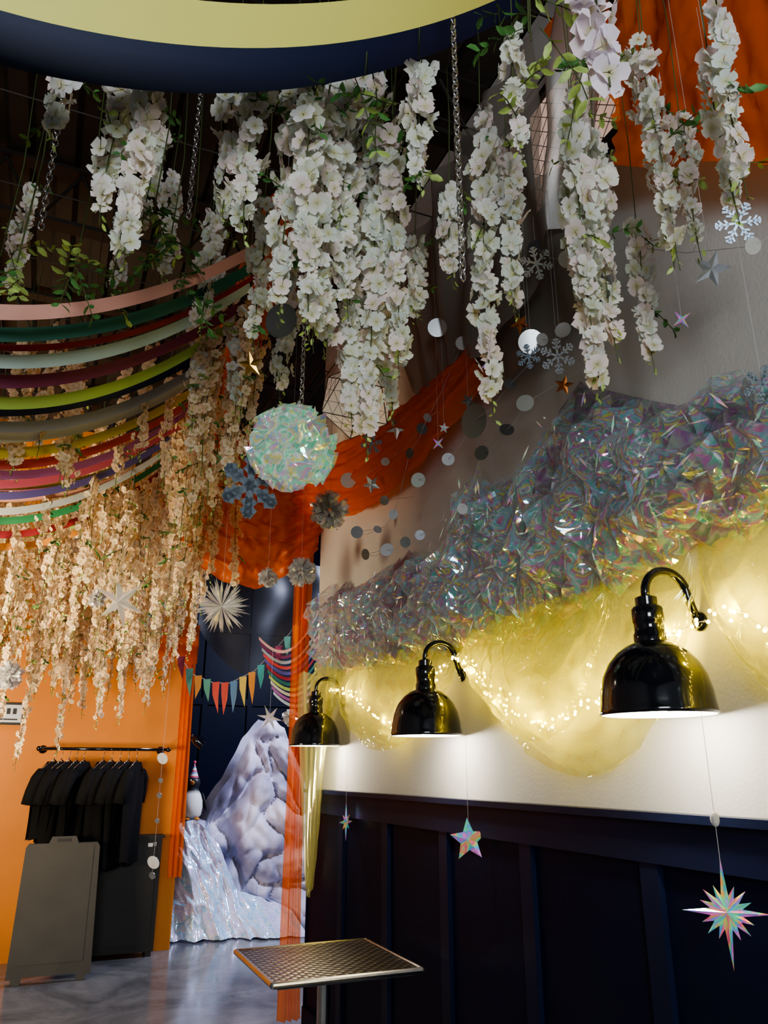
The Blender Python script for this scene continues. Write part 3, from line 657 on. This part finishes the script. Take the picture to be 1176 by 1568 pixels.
# ------------------------------------------------------------------ back area
b=MB();OUT=[(1.45,.0),(1.63,.72),(1.67,.91),(1.76,1.2),(1.92,1.43),(2.12,1.85),(2.31,2.08),(2.51,1.96),(2.62,1.71),(2.78,1.36),(3.0,.9),(3.25,.0)]
xs=[1.45+1.8*i/90 for i in range(91)];vs=[];nz=80
def rocky(x,z):
    h=0
    for s,a in((1.9,.34),(4.6,.08)):
        w=Vector((x*s+.6*noise.noise((x*2,z*2,s)),z*s*.75+.6*noise.noise((z*2,x*2,s)),s))
        d,_=noise.voronoi(w);h+=a*(min(.5,d[1]-d[0])**.5-.3)
    h+=.025*noise.noise((x*9,z*9,1))
    return h
for x in xs:
    zt=interp(OUT,x)+.03*noise.noise((x*9,0,0))
    for j in range(nz+1):
        z=zt*j/nz;d=.35*(1-j/nz)+.12
        vs.append((x,8.95-d*min(1,(x-1.45)*6,(3.25-x)*6)-rocky(x,z)*min(1,(1-j/nz)*8+.1),z))
fs=[(i*(nz+1)+j,(i+1)*(nz+1)+j,(i+1)*(nz+1)+j+1,i*(nz+1)+j+1) for i in range(90) for j in range(nz)]
b.add(vs,fs);vb=[]
for x in xs:
    zt=interp(OUT,x)+.03*noise.noise((x*9,0,0));vb+=[(x,9.35,0),(x,9.25,zt)]
fb=[(2*i,2*i+1,2*i+3,2*i+2) for i in range(90)];b.add(vb,fb)
b.obj('painted_mountain_prop',['rock'],True)
M['snowf']=iri('white_pearl_film',[(0,(.76,.82,.90)),(.35,(.32,.62,.95)),(.55,(.82,.86,.92)),(.8,(.66,.58,.95)),(1,(.86,.88,.92))],alpha=1,metal=.15,rough=.18,scale=1.8,nscale=4,crinkle=.25,cscale=5,dsc=.6)
b=MB();HT=[(1.27,.82),(1.35,.98),(1.5,1.02),(1.75,.78),(1.95,.36),(2.3,.25),(2.53,.15)]
def fn(u,v):
    x=1.27+1.26*u;zt=interp(HT,x)
    w=v**.8;z=zt*(1-w)+.012+.02*abs(noise.noise((x*6,v*3,2)))
    f=0
    for s,a in((4,.10),(9,.05),(19,.02)): f+=a*(1-2*abs(noise.noise((x*s+z*s*.35,z*s*.35,s))))
    y=8.50-.42*w-.25*max(0,u-.4)*w-f*min(1,u*8+.2)
    return Vector((x,y,z))
b.sheet(fn,130,80)
def fn(u,v):
    p=Vector((1.27+1.26*u,0,0));zt=interp(HT,p.x)+.012;return Vector((p.x,8.45+.35*v,zt*(1-v*.4)))
b.sheet(fn,60,6)
b.obj('pearl_film_heap',['snowf'],True)
# penguin
e=empty('party_penguin',(1.49,8.60,1.02))
b=MB();K=(.012,.012,.015);W=(.8,.8,.78);O=(.8,.28,.03)
prof=[(.0,0),(.07,.005),(.105,.05),(.118,.12),(.112,.19),(.09,.25),(.062,.29),(.056,.31),(.066,.335),(.072,.365),(.062,.40),(.035,.425),(.0,.432)]
n=28;vs=[];cols=[]
for r,z in prof:
    for k in range(n):
        a=2*math.pi*k/n;x=r*math.cos(a);y=r*math.sin(a);vs.append(Vector((x,y,z)))
        fr=(-y/r if r>0 else 0);cols.append(W if (fr>.62 and .03<z<.27) else K)
fs=[(i*n+k,i*n+(k+1)%n,(i+1)*n+(k+1)%n,(i+1)*n+k) for i in range(len(prof)-1) for k in range(n)]
b.add(vs,fs,0,cols);b.obj('body',['col'],True,e)
b=MB();b.lathe([(.022,0),(.014,.04),(0,.085)],(-.02,-.06,.36),12,0,O,axis=Matrix.Rotation(math.pi/2,3,'X'))
for sx in(-1,1):
    b.sphere((sx*.03-.01,-.062,.385),.010,8,6,0,W);b.sphere((sx*.03-.012,-.07,.385),.005,8,6,0,K)
    b.sphere((sx*.05,-.06,.012),.04,10,6,0,O,sc=(.8,1.3,.3))
    b.sphere((sx*.125,0,.17),.09,12,8,0,K,sc=(.22,.6,1.15),rot=Matrix.Rotation(-sx*.3,3,'Y'))
b.obj('beak_eyes_feet_flippers',['col'],True,e)
b=MB();cc=[(.7,.1,.2),(.85,.85,.85),(.2,.4,.7)]
for i in range(8):
    r0=.05*(1-i/8);r1=.05*(1-(i+1)/8);b.lathe([(r0,.15*i/8),(r1+.001,.15*(i+1)/8)],(0,0,.41),20,0,cc[i%3])
b.sphere((0,0,.565),.016,8,6,0,(.8,.1,.2));b.obj('party_hat',['col'],False,e)
b=MB();b.box((1.49,8.72,.505),(.30,.30,1.01));b.obj('draped_plinth',['snowf'])
# bunting
b=MB();BC=[(.1,.2,.35),(.5,.07,.05),(.1,.3,.25),(.6,.45,.1),(.45,.5,.5),(.35,.05,.1),(.05,.3,.3),(.6,.25,.05)]
line=[(1.05,2.55),(1.2,2.36),(1.4,2.29),(1.56,2.29),(1.8,2.42),(2.13,2.80),(2.36,3.15),(2.6,3.4)]
pts=[Vector((x,7.45,z)) for x,z in line];b.tube(pts,.004,5,0,(.3,.3,.3))
x=1.08
while x<2.55:
    z=interp(line,x);h=ru(.20,.30);c=random.choice(BC)
    b.add([(x-.025,7.44,z),(x+.045,7.44,z+.01),(x+.04,7.43,z-h*.5),(x+.02+ru(-.03,.03),7.43,z-h),(x-.015,7.44,z-h*.4)],[(0,1,2,3,4)],0,c);x+=.085
for k in range(11):
    c=RC[(k*3)%len(RC)]
    def fn(u,v,k=k):
        x=1.80+k*.02+.80*u;z=2.72-.05*k-.36*math.sin(math.pi*min(1,u*1.1))*.6+.75*u*u;return Vector((x,7.35+k*.012,z+(v-.5)*.03))
    b.sheet(fn,20,1,0,c)
b.obj('fabric_bunting',['col'],False)
# clothes rail + shirts
b=MB();b.tube([(-.02,7.48,1.68),(1.05,7.48,1.68)],.014,12)
for x in(.0,1.02):
    b.tube([(x,7.48,1.68),(x,7.79,1.68)],.011,10);b.lathe([(0,0),(.035,0),(.035,.012),(0,.014)],(x,7.80,1.68),20,0,axis=Matrix.Rotation(math.pi/2,3,'X'));b.sphere((x+(.03 if x>.5 else -.03),7.48,1.68),.022,12,8)
b.obj('clothes_rail',['enamel'],True)
def shirt(x,rz,ln,w=.20):
    b=MB()
    ns,nr=18,22;ph=ru(0,6)
    def half(s):
        def fn(u,v):
            z=-ln*v;hw=interp([(-9,w),(-.22,w),(-.10,w),(-.03,.09),(0,.06)],z) if z>-.22 else w+.01*math.sin(v*6)
            xx=(u-.5)*2*hw;edge=1-abs(u-.5)*2
            return Vector((xx,s*(.012+.035*edge**.5)+.03*math.sin(u*12+ph+v*2)*v,z+.02*math.sin(u*9+ph)*v))
        return fn
    for s in(1,-1): b.sheet(half(s),ns,nr)
    for sg in(1,-1):
        pts=[(sg*(w-.06),0,-.085),(sg*(w-.01),0,-.14),(sg*(w+.02),.015,-.24),(sg*(w+.025),.03,-.34)]
        b.tube(pts,[.045,.052,.052,.055],10,0)
    b.tube([(-w+.02,0,-.08),(0,0,.02),(w-.02,0,-.08)],.006,6,1)
    b.tube([(0,0,.02),(0,0,.055),(.012,0,.075),(.02,0,.09),(.012,0,.108),(-.004,0,.112),(-.016,0,.10)],.003,6,1)
    o=b.obj('black_t_shirt',['cloth','steel'],True,loc=(x,7.48,1.575));o.rotation_euler=(0,0,rz)
for x,rz,ln in [(.10,.95,.62),(.16,1.05,.66),(.22,.9,.64),(.28,1.1,.66),(.34,1.0,.68),(.50,1.0,.80),(.57,.9,.84),(.64,1.05,.86),(.71,.95,.84),(.78,1.1,.82)]: shirt(x,rz,ln)
b=MB();b.box((.70,7.68,.49),(.76,.18,.90));b.box((.70,7.675,.945),(.80,.20,.022));b.box((.70,7.585,.5),(.68,.008,.80),0)
for x in(.36,1.04): b.box((x,7.68,.025),(.05,.16,.05))
b.box((.98,7.58,.88),(.04,.004,.03),1);b.obj('black_cabinet',['blk','paper'])
# A-frame sign board
b=MB();rt=Matrix.Rotation(-.14,3,'X')
def aboard(rt,yo):
    W2=.275;H=.98
    prof=[(-W2-.02,.04),(-W2,H-.05),(-W2+.02,H-.02),(-.11,H-.02),(-.09,H+.03),(.09,H+.03),(.11,H-.02),(W2-.02,H-.02),(W2,H-.05),(W2+.02,.04),(W2-.01,.04),(W2-.03,0),(W2-.08,0),(W2-.09,.05),(-W2+.09,.05),(-W2+.08,0),(-W2+.03,0),(-W2+.01,.04)]
    k=len(prof);vs=[]
    for h in(-.012,.012):
        for x,z in prof:
            q=rt@Vector((x,h,z));vs.append(Vector((.25+q.x,yo+q.y,q.z)))
    b.add(vs,[tuple(range(k)),tuple(range(k,2*k))[::-1]]+[(i,k+i,k+(i+1)%k,(i+1)%k) for i in range(k)],0)
    b.box(Vector((.25,yo,0))+rt@Vector((0,-.015 if yo<7.1 else .015,.53)),(.46,.006,.80),2,rot=rt)
    b.box(Vector((.25,yo,0))+rt@Vector((0,-.014,H+.003)),(.10,.008,.022),1,rot=rt)
aboard(rt,7.0);aboard(Matrix.Rotation(.14,3,'X'),7.29)
b.obj('a_frame_sign_board',['board','blk','board'])
b=MB();b.box((-.34,7.78,1.98),(.30,.03,.19));b.box((-.34,7.762,1.98),(.26,.006,.15),1)
for i,x in enumerate((-.42,-.37,-.32,-.27)): b.box((x,7.757,2.0),(.03,.004,.05),2)
b.box((-.34,7.757,1.93),(.2,.004,.012),2);b.obj('sign_plaque',['blk','paper','blk'])
b=MB()
for z,r in((1.60,.05),(1.42,.022),(1.30,.025),(1.1,.022),(.92,.018),(.78,.055),(.68,.03)): disc(b,(0,0,z),r,TC,0 if r>.03 else 1)
b.tube([(0,0,.65),(0,0,2.4)],.001,4,2);b.obj('mirror_disc_garland',['paper','mirror','string'],loc=(.96,7.15,0))
b=MB();b.lathe([(.0,0),(.03,0),(.045,.05),(.05,.12)],(0,0,0),20,0,axis=Matrix.Rotation(2.2,3,'Y'));b.sphere((.07,0,-.05),.036,12,8,1,sc=(1,1,.6));b.tube([(0,0,0),(-.02,.05,.05),(-.06,.08,.05)],.01,8,0)
b.obj('spotlight',['enamel','bulb'],True,loc=(1.30,7.70,1.80))
# ------------------------------------------------------------------ lights
def area(name,loc,tgt,size,e,col,spread=None):
    l=bpy.data.lights.new(name,'AREA');l.energy=e;l.size=size;l.color=col;o=bpy.data.objects.new(name,l);o.location=loc
    if spread: l.spread=spread
    o.rotation_euler=(Vector(tgt)-Vector(loc)).to_track_quat('-Z','Y').to_euler();COL.objects.link(o)
area('window_daylight',(-1.0,-2.6,2.4),(.8,2,2.9),1.6,135,(.94,.98,1))
area('added_warm_fill',(-1.9,4.0,1.3),(.1,6.4,2.6),.6,92,(1,.80,.52),1.9)  # added area light out of view, warms the far flowers
area('back_room_spot',(3.6,7.2,3.8),(2.0,8.8,.9),.6,185,(.70,.77,1))
area('added_wall_fill',(-2.4,6.0,4.2),(.0,7.9,1.2),.5,42,(1,.85,.66))  # added area light out of view, brightens the orange wall
w=bpy.data.worlds.new('world');bpy.context.scene.world=w;w.use_nodes=True;bg=w.node_tree.nodes['Background'];bg.inputs[0].default_value=(.82,.88,1.0,1);bg.inputs[1].default_value=.20
try: bpy.context.scene.view_settings.look='AgX - Medium High Contrast'
except Exception: pass
# ------------------------------------------------------------------ camera
F=Vector((.3703,.8724,.3190));R=Vector((.9205,-.3907,0));U=Vector((-.1246,-.2936,.9478))
cam=bpy.data.cameras.new('camera');co=bpy.data.objects.new('camera',cam);COL.objects.link(co)
m=Matrix((R,U,-F)).transposed().to_4x4();m.translation=(0,0,1.5);co.matrix_world=m
cam.sensor_fit='VERTICAL';cam.sensor_height=36;cam.lens=27.02;cam.clip_start=.05
bpy.context.scene.camera=co
